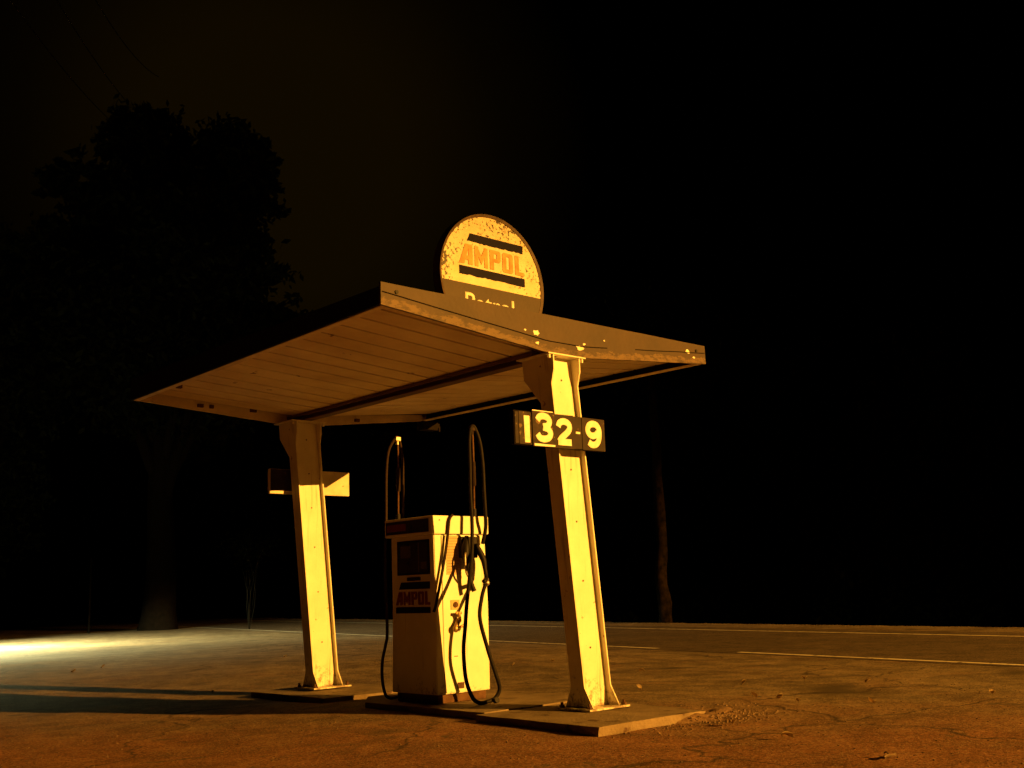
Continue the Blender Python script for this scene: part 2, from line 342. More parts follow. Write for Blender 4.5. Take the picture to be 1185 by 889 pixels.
# ------------------------------------------------------------------ terrain
K = 0.2135                                   # the road runs 12 degrees off the post line
RN = Vector((1, -K)).normalized()             # across the road, away from the pump
C0 = 5.86
def across(x, y): return (Vector((x, y)) - Vector((C0, 0))).dot(RN)
def ground_z(x, y):
    z = GZ
    a = across(x, y)
    d = math.hypot(x, y - 1)
    k = max(0, min(1, (d - 1.7) / 2)) * max(0, min(1, (-a - .3) / 1.2))
    z += .030 * max(0, min(1, (2.6 - d) / 1.2)) + .020 * max(0, 1 - math.hypot(x, y - 4.0) / 2.6)
    if d < 60: z += k * (0.028 * noise.noise(Vector((x * .33, y * .33, 1.3))) + 0.010 * noise.noise(Vector((x * 1.3, y * 1.3, 5.1))))
    wl = max(0, min(1, (y - 3.5) / 3)) * max(0, min(1, (20 - y) / 7)) * max(0, min(1, (-a - .3) / 2.0))
    z += wl * max(-.05, min(.11, .020 * (y - 5.2) + .018 * (x + 1.9)))
    if a > 7.2:                               # verge falls away beyond the far shoulder
        z -= min(9, (a - 7.2) * .28)
    return z
def axis(lo, hi, step, far):
    v = []; t = lo
    while t <= hi + 1e-6: v.append(t); t += step
    s = step; t = lo
    while t > -far: s *= 1.35; t -= s; v.append(max(t, -far))
    s = step; t = hi
    while t < far: s *= 1.35; t += s; v.append(min(t, far))
    return sorted(set(round(q, 4) for q in v))
bm = bmesh.new(); xs = axis(-10, 18, .22, 900); ys = axis(-8, 34, .22, 900)
g = [[bm.verts.new((x, y, ground_z(x, y))) for y in ys] for x in xs]
for i in range(len(xs) - 1):
    for j in range(len(ys) - 1): bm.faces.new([g[i][j], g[i + 1][j], g[i + 1][j + 1], g[i][j + 1]])
tag(obj('ground', bm, M['forecourt'], None, True, 'structure'), 'worn asphalt forecourt with red gravel patches', None, None, 'structure')
def strip(name, a0, a1, y0, y1, dz, m, label, step=2.0):
    bm = bmesh.new(); prev = None; n = max(2, int((y1 - y0) / step))
    L = RN.length
    dirv = Vector((K, 1)).normalized()
    for i in range(n + 1):
        t = y0 + (y1 - y0) * i / n
        row = []
        for a in (a0, a1):
            p = Vector((C0, 0)) + RN * a + dirv * t
            row.append(bm.verts.new((p.x, p.y, GZ + dz)))
        if prev: bm.faces.new([prev[0], prev[1], row[1], row[0]])
        prev = row
    bmesh.ops.recalc_face_normals(bm, faces=bm.faces[:])
    for f in bm.faces:
        if f.normal.z < 0: f.normal_flip()
    o = obj(name, bm, m, None, False, 'structure'); o['label'] = label; return o
strip('road', -.12, 5.6, -200, 400, .004, M['road'], 'dark far lane of the road behind the forecourt')
strip('centre_line', 0, .11, -200, 3.6, .008, M['paint'], 'near dash of the painted centre line')
strip('centre_line', 0, .11, 5.45, 300, .008, M['paint'], 'long painted centre line running off to the left')
strip('edge_line', 4.58, 4.70, -200, 300, .008, M['paint'], 'painted edge line along the far side of the road')

# ------------------------------------------------------------------ island slabs
def slab(name, P, thick, label):
    bm = bmesh.new()
    prism(bm, [Vector((x, y, z)) for x, y, z in P], (0, 0, -thick))
    es = [ed for ed in bm.edges]
    bmesh.ops.subdivide_edges(bm, edges=es, cuts=9, use_grid_fill=True)
    bmesh.ops.triangulate(bm, faces=[f for f in bm.faces if len(f.verts) > 4])
    for v in bm.verts:
        q = noise.noise_vector(v.co * 3.1 + Vector((3, 1, 7))) * .018 + noise.noise_vector(v.co * 11) * .009
        q.z *= .30; v.co += q
    o = obj(name, bm, M['concrete'], None, False, 'structure'); o['label'] = label; return o
slab('island_slab', [(-.79, -.78, 0), (.12, -.80, 0), (.40, -.74, -.02), (.52, -.45, -.025), (.55, .52, -.01), (-.76, .49, 0)], .16, 'concrete island slab under the post with the price sign')
slab('island_slab', [(-.66, .515, .004), (.62, .54, .004), (.64, 2.5, .002), (-.30, 2.52, 0), (-.62, 2.10, 0)], .16, 'concrete island slab under the fuel pump')
slab('island_slab', [(-.58, 2.86, -.012), (.50, 2.80, -.01), (.55, 4.25, -.01), (-.55, 4.22, -.012)], .16, 'concrete island slab under the far post')

# ------------------------------------------------------------------ canopy on its two raked posts
canopy = thing('petrol_canopy', 'low flat canopy on two leaning white posts with flaking brown fascia', 'canopy', (0, 0, 0))
XA, XB, XM, YF, YB = -1.99, 1.55, -.25, -.10, 3.95
ZTF, ZTC, ZTD, ZM, ZTOP = 2.826, 2.865, 2.79, 2.685, 2.984
def fascia(y0, y1, zA, zB, name, m, label, chips=False):
    bm = bmesh.new(); n = 40; rows = []
    for i in range(n + 1):
        x = XA + (XB - XA) * i / n
        # snap a row to each end of the deep middle
        zb = zA + (ZM - zA) * min(1, (x - XA) / (XM - .18 - XA)) if x < XM - .18 else (ZM if x < XM + .2 else ZM + (zB - ZM) * (x - XM - .2) / (XB - XM - .2))
        zb += .004 * noise.noise(Vector((x * 7, 0, 2)))
        zs = [zb, zb + .045, zb + .085, (zb + .085 + ZTOP) / 2 + .02, ZTOP + .003 * noise.noise(Vector((x * 2, 5, 2)))]
        rows.append(([bm.verts.new((x, y0, z)) for z in zs], [bm.verts.new((x, y1, z)) for z in zs]))
    for (a, b), (c, d) in zip(rows, rows[1:]):
        for k in range(4):
            bm.faces.new([a[k], c[k], c[k + 1], a[k + 1]]); bm.faces.new([b[k], b[k + 1], d[k + 1], d[k]])
        bm.faces.new([a[0], b[0], d[0], c[0]]); bm.faces.new([a[-1], c[-1], d[-1], b[-1]])
    for a, b in (rows[0], rows[-1]):
        for k in range(4): bm.faces.new([a[k], a[k + 1], b[k + 1], b[k]])
    bmesh.ops.recalc_face_normals(bm, faces=bm.faces[:])
    lv = [v.co.z for v in bm.verts]
    o = obj(name, bm, m, canopy); o['label'] = label
    at = o.data.attributes.new('flake', 'FLOAT', 'POINT')
    for i in range(len(rows)):
        for s in range(2):
            for k in range(5): at.data[(i * 2 + s) * 5 + k].value = (1, .95, .45, .05, 0.1)[k]
    return o
fascia(YF, YF + .022, ZTF, ZTF - .005, 'fascia', M['fascia'], 'front fascia board, brown paint flaking along its lower edge')
XA0, XB0 = XA, XB; XA, XB = XA + .024, XB - .024
fascia(YB - .022, YB, ZTD, ZTC, 'fascia', M['inner'], 'back fascia board seen from inside under the soffit')
XA, XB = XA0, XB0
# joint moulding on the front fascia
bm = bmesh.new(); n = 60
for i in range(n):
    if i == 38: obj('joint_strip', bm, M['trim_dark'], canopy); bm = bmesh.new()
    if 38 <= i <= 43: continue
    x0 = XA + .01 + (XB - XA - .02) * i / n; x1 = XA + .01 + (XB - XA - .02) * (i + .97) / n
    def jz(x):
        zb = ZTF + (ZM - ZTF) * min(1, (x - XA) / (XM - .18 - XA)) if x < XM - .18 else (ZM if x < XM + .2 else ZM + (ZTF - ZM) * (x - XM - .2) / (XB - XM - .2))
        return zb + .088 + .004 * noise.noise(Vector((x * 3, 1, 1)))
    z0, z1 = jz(x0), jz(x1)
    hexa(bm, [(x0, YF - .006, z0), (x1, YF - .006, z1), (x1, YF - .0005, z1), (x0, YF - .0005, z0), (x0, YF - .006, z0 + .006), (x1, YF - .006, z1 + .006), (x1, YF - .0005, z1 + .006), (x0, YF - .0005, z0 + .006)])
obj('joint_strip', bm, M['trim_dark'], canopy)
# bare chips where the paint has fallen off
for cx, cz, r_ in ((-.545, 2.822, .034), (-.535, 2.745, .016), (-.07, 2.765, .034), (1.30, 2.905, .026), (-.66, 2.83, .010), (.22, 2.86, .008), (-.02, 2.80, .012), (1.38, 2.86, .014)):
    P = []; bm = bmesh.new()
    for k in range(11):
        a = 2 * math.pi * k / 11; rr = r_ * random.uniform(.55, 1.15); P.append(Vector((cx + rr * 1.35 * math.cos(a), YF - .0015, cz + rr * .8 * math.sin(a))))
    prism(bm, P, (0, -.0012, 0)); obj('bare_patch', bm, M['letter'], canopy)
for cx, cz in ((-1.86, 2.93), (1.42, 2.925)):
    bm = bmesh.new(); cyl(bm, (cx, YF - .008, cz), (cx, YF + .002, cz), .014, n=12); obj('fixing_hole', bm, M['plastic'], canopy)
# side trims (dark outside, pale angle below)
for X0, X1, za, zb, lab in ((XA, XA + .022, ZTF, ZTD, 'dark side trim board on the left of the canopy'), (XB - .022, XB, ZTF - .005, ZTC, 'dark side trim board on the right of the canopy')):
    bm = bmesh.new(); e_ = .003 if X0 < 0 else 0
    hexa(bm, [(X0 - e_, YF + .023, za + .002), (X1, YF + .023, za + .002), (X1, YB + .003, zb - .002), (X0 - e_, YB + .003, zb - .002), (X0 - e_, YF + .023, ZTOP - .03), (X1, YF + .023, ZTOP - .03), (X1, YB + .003, ZTOP + .006), (X0 - e_, YB + .003, ZTOP + .006)])
    o = obj('side_trim', bm, M['trim_dark'], canopy); o['label'] = lab
    bm = bmesh.new(); s = 1 if X0 < 0 else -1; xo = X0 if s > 0 else X1
    xa, xb = sorted((xo + s * .024, xo + s * .075))
    hexa(bm, [(xa, YF + .03, za - .004), (xb, YF + .03, za - .004), (xb, YB - .03, zb - .004), (xa, YB - .03, zb - .004), (xa, YF + .03, za + .008), (xb, YF + .03, za + .008), (xb, YB - .03, zb + .008), (xa, YB - .03, zb + .008)])
    obj('eave_angle', bm, M['eave'], canopy)
# soffit boards, running parallel to the front fascia
def sz(x, y):
    f = (y - YF) / (YB - YF)
    if x < XM: e = ZTF + (ZTD - ZTF) * f; t = (x - XA) / (XM - XA)
    else: e = ZTF + (ZTC - ZTF) * f; t = (XB - x) / (XB - XM)
    return e + (ZM - e) * t + .075
for x0, x1, lab in ((XA + .024, XM - .055, 'left soffit wing of painted boards'), (XM + .055, XB - .024, 'right soffit wing of painted boards')):
    bm = bmesh.new(); y = YF + .024; wdt = .262
    while y < YB - .10:
        y1 = min(y + wdt, YB - .052); a, b = y + .017, y1 - .017
        jit = random.uniform(-.002, .003)
        hexa(bm, [(x0, a, sz(x0, a) + jit), (x1, a, sz(x1, a) + jit), (x1, b, sz(x1, b) - jit * .6), (x0, b, sz(x0, b) - jit * .6), (x0, a, sz(x0, a) + .02), (x1, a, sz(x1, a) + .02), (x1, b, sz(x1, b) + .02), (x0, b, sz(x0, b) + .02)])
        y = y1
    o = obj('soffit', bm, M['soffit'], canopy); o['label'] = lab
# roof sheet above
bm = bmesh.new()
for x0, x1 in ((XA + .023, XM - .001), (XM, XB - .023)):
    hexa(bm, [(x0, YF + .024, sz(x0, YF) + .024), (x1, YF + .024, sz(x1, YF) + .024), (x1, YB - .024, sz(x1, YB) + .024), (x0, YB - .024, sz(x0, YB) + .024), (x0, YF + .024, ZTOP - .035), (x1, YF + .024, ZTOP - .05), (x1, YB - .024, ZTOP - .05), (x0, YB - .024, ZTOP - .035)])
obj('roof', bm, M['trim_dark'], canopy)
# centre beam with its two flanges
bm = bmesh.new()
box(bm, XM - .05, XM + .05, YF + .05, YB - .05, ZM + .004, ZM + .016); box(bm, XM - .012, XM + .012, YF + .05, YB - .05, ZM + .0165, ZM + .10)
box(bm, XM - .075, XM - .055, YF + .03, YB - .03, ZM + .045, ZM + .074); box(bm, XM + .055, XM + .075, YF + .03, YB - .03, ZM + .045, ZM + .074)
box(bm, XM - .11, XM - .04, YF + .03, YF + .16, ZM - .012, ZM + .055)
obj('beam', bm, M['beam'], canopy)
# small brackets and remnants on the inside of the back fascia
for x, wd in ((-1.30, .03), (-1.18, .02), (-.72, .035), (.55, .03)):
    bm = bmesh.new(); box(bm, x - wd, x + wd, YB - .05, YB - .0225, 2.775, 2.81, .004); obj('bracket', bm, M['rust'], canopy)
bm = bmesh.new(); box(bm, 1.22, 1.44, 3.60, 3.72, 2.70, 2.80, .012); cyl(bm, (1.50, 3.66, 2.70), (1.50, 3.66, 2.76), .012); box(bm, 1.44, 1.50, 3.65, 3.67, 2.74, 2.79)
obj('light_housing', bm, M['trim_dark'], canopy)
bm = bmesh.new(); tube(bm, [(-1.86, YF + .05, 2.885), (-1.86, 2.9, 2.86), (-1.84, 3.5, 2.85)], .012, curve=False); box(bm, -1.875, -1.83, 3.2, 3.24, 2.80, 2.87); obj('conduit', bm, M['rust'], canopy)

def post(y, label):
    lean = -.0895                                     # top leans towards the left end of the fascia
    H = 2.672; sec = .148
    P = bpy.data.objects.new('post', None); COL.objects.link(P); P.parent = canopy; P.location = (0, y, 0); P['label'] = label
    def cx(z): return lean * z
    bm = bmesh.new()                                   # web
    box_pts = lambda z, hx, ya, yb: [(cx(z) - hx, ya, z), (cx(z) + hx, ya, z), (cx(z) + hx, yb, z), (cx(z) - hx, yb, z)]
    hexa(bm, box_pts(.018, sec - .012, -.020, -.008) + box_pts(H, sec - .012, -.020, -.008))
    obj('web', bm, M['white'], P)
    for s, lab in ((-1, 'left flange, flared at head and foot'), (1, 'right flange, flared at head and foot')):
        bm = bmesh.new()                              # flange with flared foot and haunch, profile in Y-z, thin in X
        prof = [(-.135, .018), (-.065, .165), (-.065, 2.46), (-.105, 2.565), (-.115, H), (.235, H), (.235, 2.52), (.075, 2.32), (.075, .165), (.15, .018)]
        xo, xi = (s * sec, s * (sec - .0115))
        a = [bm.verts.new((cx(z) + xo, yy, z)) for yy, z in prof]; b = [bm.verts.new((cx(z) + xi, yy, z)) for yy, z in prof]
        bm.faces.new(a); bm.faces.new(b)
        for i in range(len(a)): bm.faces.new([a[i], a[(i + 1) % len(a)], b[(i + 1) % len(a)], b[i]])
        bmesh.ops.recalc_face_normals(bm, faces=bm.faces[:])
        o = obj('flange', bm, M['white'], P); o['label'] = lab
    bm = bmesh.new(); box(bm, cx(H) - .205, cx(H) + .205, -.125, .245, H + .001, H + .012, .002); obj('cap_plate', bm, M['white'], P)
    bm = bmesh.new(); box(bm, -.215, .225, -.165, .19, .002, .017, .003); obj('base_plate', bm, M['white'], P)
    for bx, by in ((-.185, -.13), (.195, -.13), (-.185, .155), (.195, .155)):
        bm = bmesh.new(); cyl(bm, (bx, by, .017), (bx, by, .055), .011, n=10); cyl(bm, (bx, by, .0172), (bx, by, .035), .021, n=6)
        obj('anchor_bolt', bm, M['rust'], P)
    for z in (.45, .95, 1.4, 1.8, 2.15, 2.5):
        bm = bmesh.new(); cyl(bm, (cx(z) + .01, -.0235, z), (cx(z) + .01, -.0198, z), .0075, n=10); obj('rivet', bm, M['rust'], P)
    for bx in (-.18, .18):
        bm = bmesh.new(); cyl(bm, (cx(H) + bx, -.10, H - .03), (cx(H) + bx, -.10, H), .014, n=6); obj('bolt', bm, M['white'], P)
    return P
post(0, 'near right leaning post'); post(3.74, 'far left leaning post')

# ------------------------------------------------------------------ round sign on the roof
SC = Vector((-.235, .75, 3.478)); SR = .575
sign = thing('round_sign', 'round chipped oil company sign standing on the canopy roof', 'sign', (SC.x, SC.y, 2.93))
def disc(bm, r, y0, y1, zmin=-9, zmax=9, n=96):
    P = [(r * math.cos(2 * math.pi * i / n), r * math.sin(2 * math.pi * i / n)) for i in range(n)]
    Q = []
    for i in range(n):
        a, b = P[i], P[(i + 1) % n]
        ia, ib = zmin <= a[1] <= zmax, zmin <= b[1] <= zmax
        if ia: Q.append(a)
        if ia != ib:
            zc = zmax if max(a[1], b[1]) > zmax else zmin
            t = (zc - a[1]) / (b[1] - a[1]); Q.append((a[0] + (b[0] - a[0]) * t, zc))
    prism(bm, [(x, y0, z) for x, z in Q], (0, y1 - y0, 0))
off = SC - sign.location
def so(name, bm, m, lab=None, parent=sign):
    o = obj(name, bm, m, parent); o.location = off
    if lab: o['label'] = lab
    return o
bm = bmesh.new(); disc(bm, SR - .012, -.03, .03); face = so('sign_face', bm, M['sign'])
bm = bmesh.new(); disc(bm, SR - .014, -.0335, -.0305, zmax=-.064); band = so('lower_band', bm, M['band'])
bm = bmesh.new(); N = 96                              # rolled rim
for i in range(N):
    a0, a1 = 2 * math.pi * i / N, 2 * math.pi * (i + 1) / N
    def rp(a, r, y): return (r * math.cos(a), y, r * math.sin(a))
    prof = [(SR - .013, -.036), (SR + .010, -.045), (SR + .014, .045), (SR - .013, .036)]
    q = [[bm.verts.new(rp(a, r_, y_)) for r_, y_ in prof] for a in (a0, a1)]
    for k in range(4): bm.faces.new([q[0][k], q[0][(k + 1) % 4], q[1][(k + 1) % 4], q[1][k]])
bmesh.ops.remove_doubles(bm, verts=bm.verts[:], dist=1e-5); bmesh.ops.recalc_face_normals(bm, faces=bm.faces[:])
so('rim', bm, mat('rim_paint', (.05, .028, .018), .6, (.11, .07, .04), 12))
def bar(P, name='stripe'):
    bm = bmesh.new(); Q = []
    n = 26; (xa, xb, xc, xd), z0, z1 = P             # bottom left, bottom right, top right, top left; slightly ragged lower edge
    for i in range(n + 1):
        t = i / n; Q.append((xa + (xb - xa) * t, -.0325, z0 + random.choice((0, 0, 0, .004, .007, -.003)) * (0 < i < n)))
    Q += [(xc, -.0325, z1), (xd, -.0325, z1)]
    prism(bm, Q, (0, -.002, 0)); so(name, bm, M['navy'], None, face)
b1 = bar(((-.305, .33, .335, -.27), .285, .358)); b2 = bar(((-.395, .345, .345, -.395), -.012, .062))
for o_ in [c for c in COL.objects if c.name.startswith('stripe')]: o_.location = (.025, 0, .022)
bm = bmesh.new(); word_ampol(bm, (-.395, -.0325, .082), (1, 0, 0), (0, 0, 1), (0, -1, 0), .735, .175, .002); o = so('lettering', bm, M['red'], 'faded orange word AMPOL', face); o.location = (.025, 0, .022)
bm = text_bm('Petrol', .155, (-.355, -.0338, -.314), (1, 0, 0), (0, 0, 1), .002, .018, 1.08); o = so('lettering', bm, M['letter'], 'white word Petrol, half hidden by the fascia', band); o.location = (.025, 0, .026)
bm = bmesh.new()
for x in (-.3, .3): box(bm, x - .02, x + .02, .031, .07, -.62, .2)
box(bm, -.36, .36, .0, .12, -.62, -.57)
so('support', bm, M['rust'])

def ribbon(bm, P, wd, y, depth=.002):
    P = crom([(a, 0, b) for a, b in P], 6); L = []
    for i, p in enumerate(P):
        t = (P[min(i + 1, len(P) - 1)] - P[max(i - 1, 0)]).normalized(); n_ = Vector((-t.z, 0, t.x)) * wd / 2
        yo = y - depth - .0009 * i / len(P)
        L.append([bm.verts.new((q.x, yy, q.z)) for q, yy in ((p - n_, yo), (p + n_, yo), (p + n_, y), (p - n_, y))])
    for a, b in zip(L, L[1:]):
        for k in range(4): bm.faces.new([a[k], b[k], b[(k + 1) % 4], a[(k + 1) % 4]])
    bm.faces.new(L[0]); bm.faces.new(L[-1][::-1]); bmesh.ops.recalc_face_normals(bm, faces=bm.faces[:])
DIG = {'3': [[(.06, .80), (.14, .95), (.30, 1.0), (.46, .93), (.52, .77), (.44, .60), (.27, .545)], [(.27, .52), (.46, .46), (.55, .28), (.47, .09), (.29, .02), (.13, .07), (.05, .22)]],
       '2': [[(.06, .74), (.12, .92), (.28, 1.0), (.45, .93), (.51, .76), (.46, .58), (.30, .38), (.16, .22), (.08, .07)], [(.04, .06), (.3, .06), (.56, .06)]],
       '9': [[(.08, .14), (.20, .03), (.36, .05), (.48, .22), (.53, .50), (.52, .78), (.42, .96), (.27, 1.0), (.12, .92), (.05, .72), (.10, .53), (.24, .44), (.38, .50), (.47, .62)]]}
# ------------------------------------------------------------------ price signs
def price_sign(loc, front, label, dz=0):
    t = thing('price_sign', label, 'price sign', loc)
    bm = bmesh.new(); box(bm, -.485, .475, 0, .045, -.127, .127, .004); obj('backing_board', bm, M['trim_dark'] if front else M['board_back'], t)
    bm = bmesh.new()
    if front: box(bm, -.11, .21, .046, .075, -.05, .05)
    else: box(bm, -.10, .10, -.03, -.001, -.05, .05)
    obj('mounting_bracket', bm, M['rust'], t)
    return t
# numbers face the street lamp side
ps = price_sign((-.395, -.175, 2.062), True, 'small black price board with pale digits 1 3 2 9 on the near post')
tiles = [(-.478, -.445, -.118, .114, 'side_tile', None), (-.443, -.318, -.122, .119, 'number_tile', '1'), (-.312, -.085, -.131, .138, 'number_tile', '3'), (-.080, .125, -.130, .126, 'number_tile', '2'), (.128, .215, -.124, .122, 'number_tile', '-'), (.218, .470, -.127, .124, 'number_tile', '9')]
for k, (x0, x1, z0, z1, nm, d) in enumerate(tiles):
    yy = -.006 - .004 * (k % 2) - (.010 if d == '3' else 0)
    bm = bmesh.new(); P = [(x0, yy, z0), (x1, yy, z0 + random.uniform(-.003, .003)), (x1, yy, z1 + random.uniform(-.003, .003)), (x0, yy, z1)]; prism(bm, P, (0, .005, 0))
    tl = obj(nm, bm, M['tile_dirty'] if d in (None, '1', '3') else M['tile_dark'], ps)
    if d == '1':
        bm = bmesh.new(); prism(bm, [(-.390, yy - .0005, -.108), (-.338, yy - .0005, -.108), (-.338, yy - .0005, .090), (-.395, yy - .0005, .090)], (0, -.002, 0)); o = obj('digit', bm, M['letter'], tl)
    elif d == '-':
        bm = bmesh.new(); prism(bm, [(.150, yy - .0005, -.008), (.196, yy - .0005, -.008), (.196, yy - .0005, .008), (.150, yy - .0005, .008)], (0, -.002, 0)); o = obj('digit', bm, M['letter'], tl)
    elif d:
        ht = {'3': .215, '2': .205, '9': .205}[d]; zz = {'3': -.095, '2': -.110, '9': -.105}[d]
        bm = bmesh.new(); wq = .27
        for path in DIG[d]: ribbon(bm, [((x0 + x1) / 2 + (a_ - .30) * wq, zz + b_ * ht * .82 + .018) for a_, b_ in path], .050, yy - .0005)
        o = obj('digit', bm, M['letter'], tl)
    if d == '3':
        bm = bmesh.new(); prism(bm, [(-.300, yy - .0005, -.128), (-.088, yy - .0005, -.126), (-.088, yy - .0005, -.112), (-.300, yy - .0005, -.110)], (0, -.0015, 0)); obj('edge_strip', bm, M['letter'], tl)
        bm = bmesh.new(); prism(bm, [(-.312, yy - .0005, .132), (-.10, yy - .0005, .132), (-.10, yy - .0005, .139), (-.312, yy - .0005, .139)], (0, -.0015, 0)); obj('edge_strip', bm, M['letter'], tl)
ps2 = price_sign((-.07, 3.86, 2.075), False, 'pale back of a price board sticking out behind the far post')

bm = bmesh.new(); box(bm, -.480, -.115, -.006, -.001, -.096, .124, .001); o = obj('blank_plate', bm, M['tile_dark'], ps2)  # dark sheet covering most of the board's left half
# ------------------------------------------------------------------ fuel pump
PX0, PX1, PY0, PY1 = -.478, .100, 1.30, 1.915
PC = Vector(((PX0 + PX1) / 2, (PY0 + PY1) / 2, 0))
pump = thing('fuel_pump', 'old white petrol bowser with two hose poles standing on the island', 'fuel pump', PC)
def po(name, bm, m, parent=pump, label=None, smooth=False, world=True):
    o = obj(name, bm, m, parent, smooth)
    if world: 
        for v in o.data.vertices: v.co -= PC
    if label: o['label'] = label
    return o
bm = bmesh.new()
TX = .012
P = [(PX0, PY0, .078), (PX1, PY0, .078), (PX1, PY1, .078), (PX0, PY1, .078), (PX0 + TX, PY0 + .004, .80), (PX1 + TX * .8, PY0 + .004, .80), (PX1 + TX * .8, PY1 - .004, .80), (PX0 + TX, PY1 - .004, .80)]
P2 = [(PX0 + .006, PY0 + .006, 1.382), (PX1 - .008, PY0 + .006, 1.382), (PX1 - .008, PY1 - .006, 1.382), (PX0 + .006, PY1 - .006, 1.382)]
v = [bm.verts.new(p) for p in P + P2]
for f in ((3, 2, 1, 0), (8, 9, 10, 11)): bm.faces.new([v[i] for i in f])
for lo in (0, 4):
    for i in range(4): bm.faces.new([v[lo + i], v[lo + (i + 1) % 4], v[lo + 4 + (i + 1) % 4], v[lo + 4 + i]])
bmesh.ops.bevel(bm, geom=[ed for ed in bm.edges], offset=.006, segments=2, affect='EDGES')
body = po('body', bm, M['pump_white'])
bm = bmesh.new(); box(bm, PX0 + .035, PX1 - .02, PY0 + .035, PY1 - .03, .004, .0775, .004); po('plinth', bm, M['rust'])
bm = bmesh.new(); box(bm, -.512, .116, PY0 - .022, PY1 + .03, 1.3825, 1.538, .010); head = po('head', bm, M['pump_white'])
bm = bmesh.new(); box(bm, -.5165, -.5125, PY0 + .02, PY1 + .01, 1.405, 1.515); hp = po('header_panel', bm, M['tile_dark'], head)
bm = bmesh.new(); box(bm, -.5185, -.517, PY0 + .05, PY0 + .30, 1.415, 1.505); po('price_window', bm, M['glass'], head)
bm = bmesh.new(); box(bm, -.5182, -.517, PY0 + .33, PY1 - .01, 1.43, 1.49); po('header_strip', bm, M['red_dark'], head)
# main left face: display window, stripes, lettering
XL = PX0 + .006
bm = bmesh.new(); box(bm, -.4775, -.462, 1.368, 1.818, 1.055, 1.345, .003); dw = po('display_window', bm, M['trim_dark'])
bm = bmesh.new(); box(bm, -.480, -.478, 1.388, 1.798, 1.073, 1.327); po('pane', bm, M['glass'], dw)
bm = bmesh.new()
box(bm, -.4822, -.4805, 1.50, 1.515, 1.075, 1.325); box(bm, -.4822, -.4805, 1.62, 1.76, 1.20, 1.30); box(bm, -.4822, -.4805, 1.40, 1.48, 1.10, 1.16)
po('counter', bm, M['band_pale'], dw)
bm = bmesh.new(); box(bm, -.4795, -.4655, 1.50, 1.68, 1.005, 1.035, .003); po('name_plate', bm, M['tile_dark'])
for (ya, yb, yc, yd, z0, z1) in ((1.80, 1.372, 1.372, 1.77, .935, .995), (1.85, 1.372, 1.372, 1.85, .735, .785)):
    bm = bmesh.new(); prism(bm, [(-.4705, ya, z0), (-.4705, yb, z0), (-.4705, yc, z1), (-.4705, yd, z1)], (-.004, 0, 0)); po('stripe', bm, M['navy'])
bm = bmesh.new(); word_ampol(bm, (-.4705, 1.85, .803), (0, -1, 0), (0, 0, 1), (-1, 0, 0), .478, .112, .004); po('lettering', bm, M['red_dark'], label='dark red word AMPOL between two stripes')
# right-hand service face (towards the near post)
FY = PY0 + .0025
bm = bmesh.new(); box(bm, -.395, .032, FY - .006, FY, .088, 1.372, .002); fp = po('service_panel', bm, M['pump_side'])
bm = bmesh.new()
for zz in [1.045 + .0235 * i for i in range(14)]: box(bm, -.352, -.19, FY - .0085, FY - .0065, zz, zz + .0195)
po('notice_label', bm, M['label'], fp)
bm = bmesh.new()
for zz in [1.0675 + .0235 * i for i in range(13)]: box(bm, -.346, -.196 - random.uniform(0, .05), FY - .0095, FY - .0088, zz - .003, zz)
po('notice_writing', bm, M['rust'], fp)
bm = bmesh.new(); box(bm, -.315, -.222, FY - .012, FY - .0065, .755, .835, .002); lk = po('lock_plate', bm, M['label'], fp)
bm = bmesh.new(); cyl(bm, (-.268, FY - .012, .795), (-.268, FY - .02, .795), .024, n=20); cyl(bm, (-.268, FY - .02, .795), (-.268, FY - .024, .795), .012, n=14); po('lock', bm, M['rust'], lk)
bm = bmesh.new(); box(bm, -.262, -.19, FY - .008, FY - .0065, .112, .162); po('rating_plate', bm, M['rust'], fp)
bm = bmesh.new(); box(bm, -.29, -.25, FY - .008, FY - .0065, .372, .378); po('scratch', bm, M['rust'], fp)
bm = bmesh.new(); cyl(bm, (-.43, PY0 - .0245, 1.50), (-.43, PY0 - .021, 1.50), .006, n=10); po('screw', bm, M['rust'], head)
bm = bmesh.new()                                       # padlocked tap
cyl(bm, (-.255, FY - .006, .665), (-.255, FY - .055, .665), .020, .016, n=14); cyl(bm, (-.255, FY - .03, .665), (-.30, FY - .05, .61), .024, .018, n=12)
sphere(bm, (-.30, FY - .05, .60), .028, (1, .8, 1.1)); cyl(bm, (-.30, FY - .052, .60), (-.22, FY - .06, .625), .011, n=10); cyl(bm, (-.255, FY - .05, .68), (-.275, FY - .055, .735), .013, n=10)
box(bm, -.30, -.24, FY - .062, FY - .045, .715, .738, .004); cyl(bm, (-.22, FY - .055, .62), (-.20, FY - .055, .595), .014, n=10)
po('tap', bm, M['brass'], fp)
# nozzle boot and nozzle
bm = bmesh.new(); box(bm, -.215, -.035, FY - .05, FY - .0065, 1.18, 1.36, .01); box(bm, -.20, -.12, FY - .075, FY - .051, 1.10, 1.33, .01); po('nozzle_boot', bm, M['plastic'])
bm = bmesh.new()
tube(bm, [(-.17, 1.235, 1.36), (-.19, 1.225, 1.30), (-.205, 1.215, 1.22), (-.19, 1.21, 1.12), (-.175, 1.20, 1.03)], [.020, .022, .030, .036, .036, .034, .030, .026], n=12, k=2)
tube(bm, [(-.175, 1.20, 1.05), (-.17, 1.195, .97), (-.15, 1.18, .90)], .020, n=12, k=5)
noz = po('nozzle', bm, M['plastic'], smooth=True)
bm = bmesh.new(); tube(bm, [(-.205, 1.205, 1.24), (-.235, 1.185, 1.20), (-.24, 1.18, 1.12), (-.225, 1.185, 1.05), (-.185, 1.19, 1.0)], .009, n=8, k=4); po('trigger_guard', bm, M['metal'], noz, smooth=True)
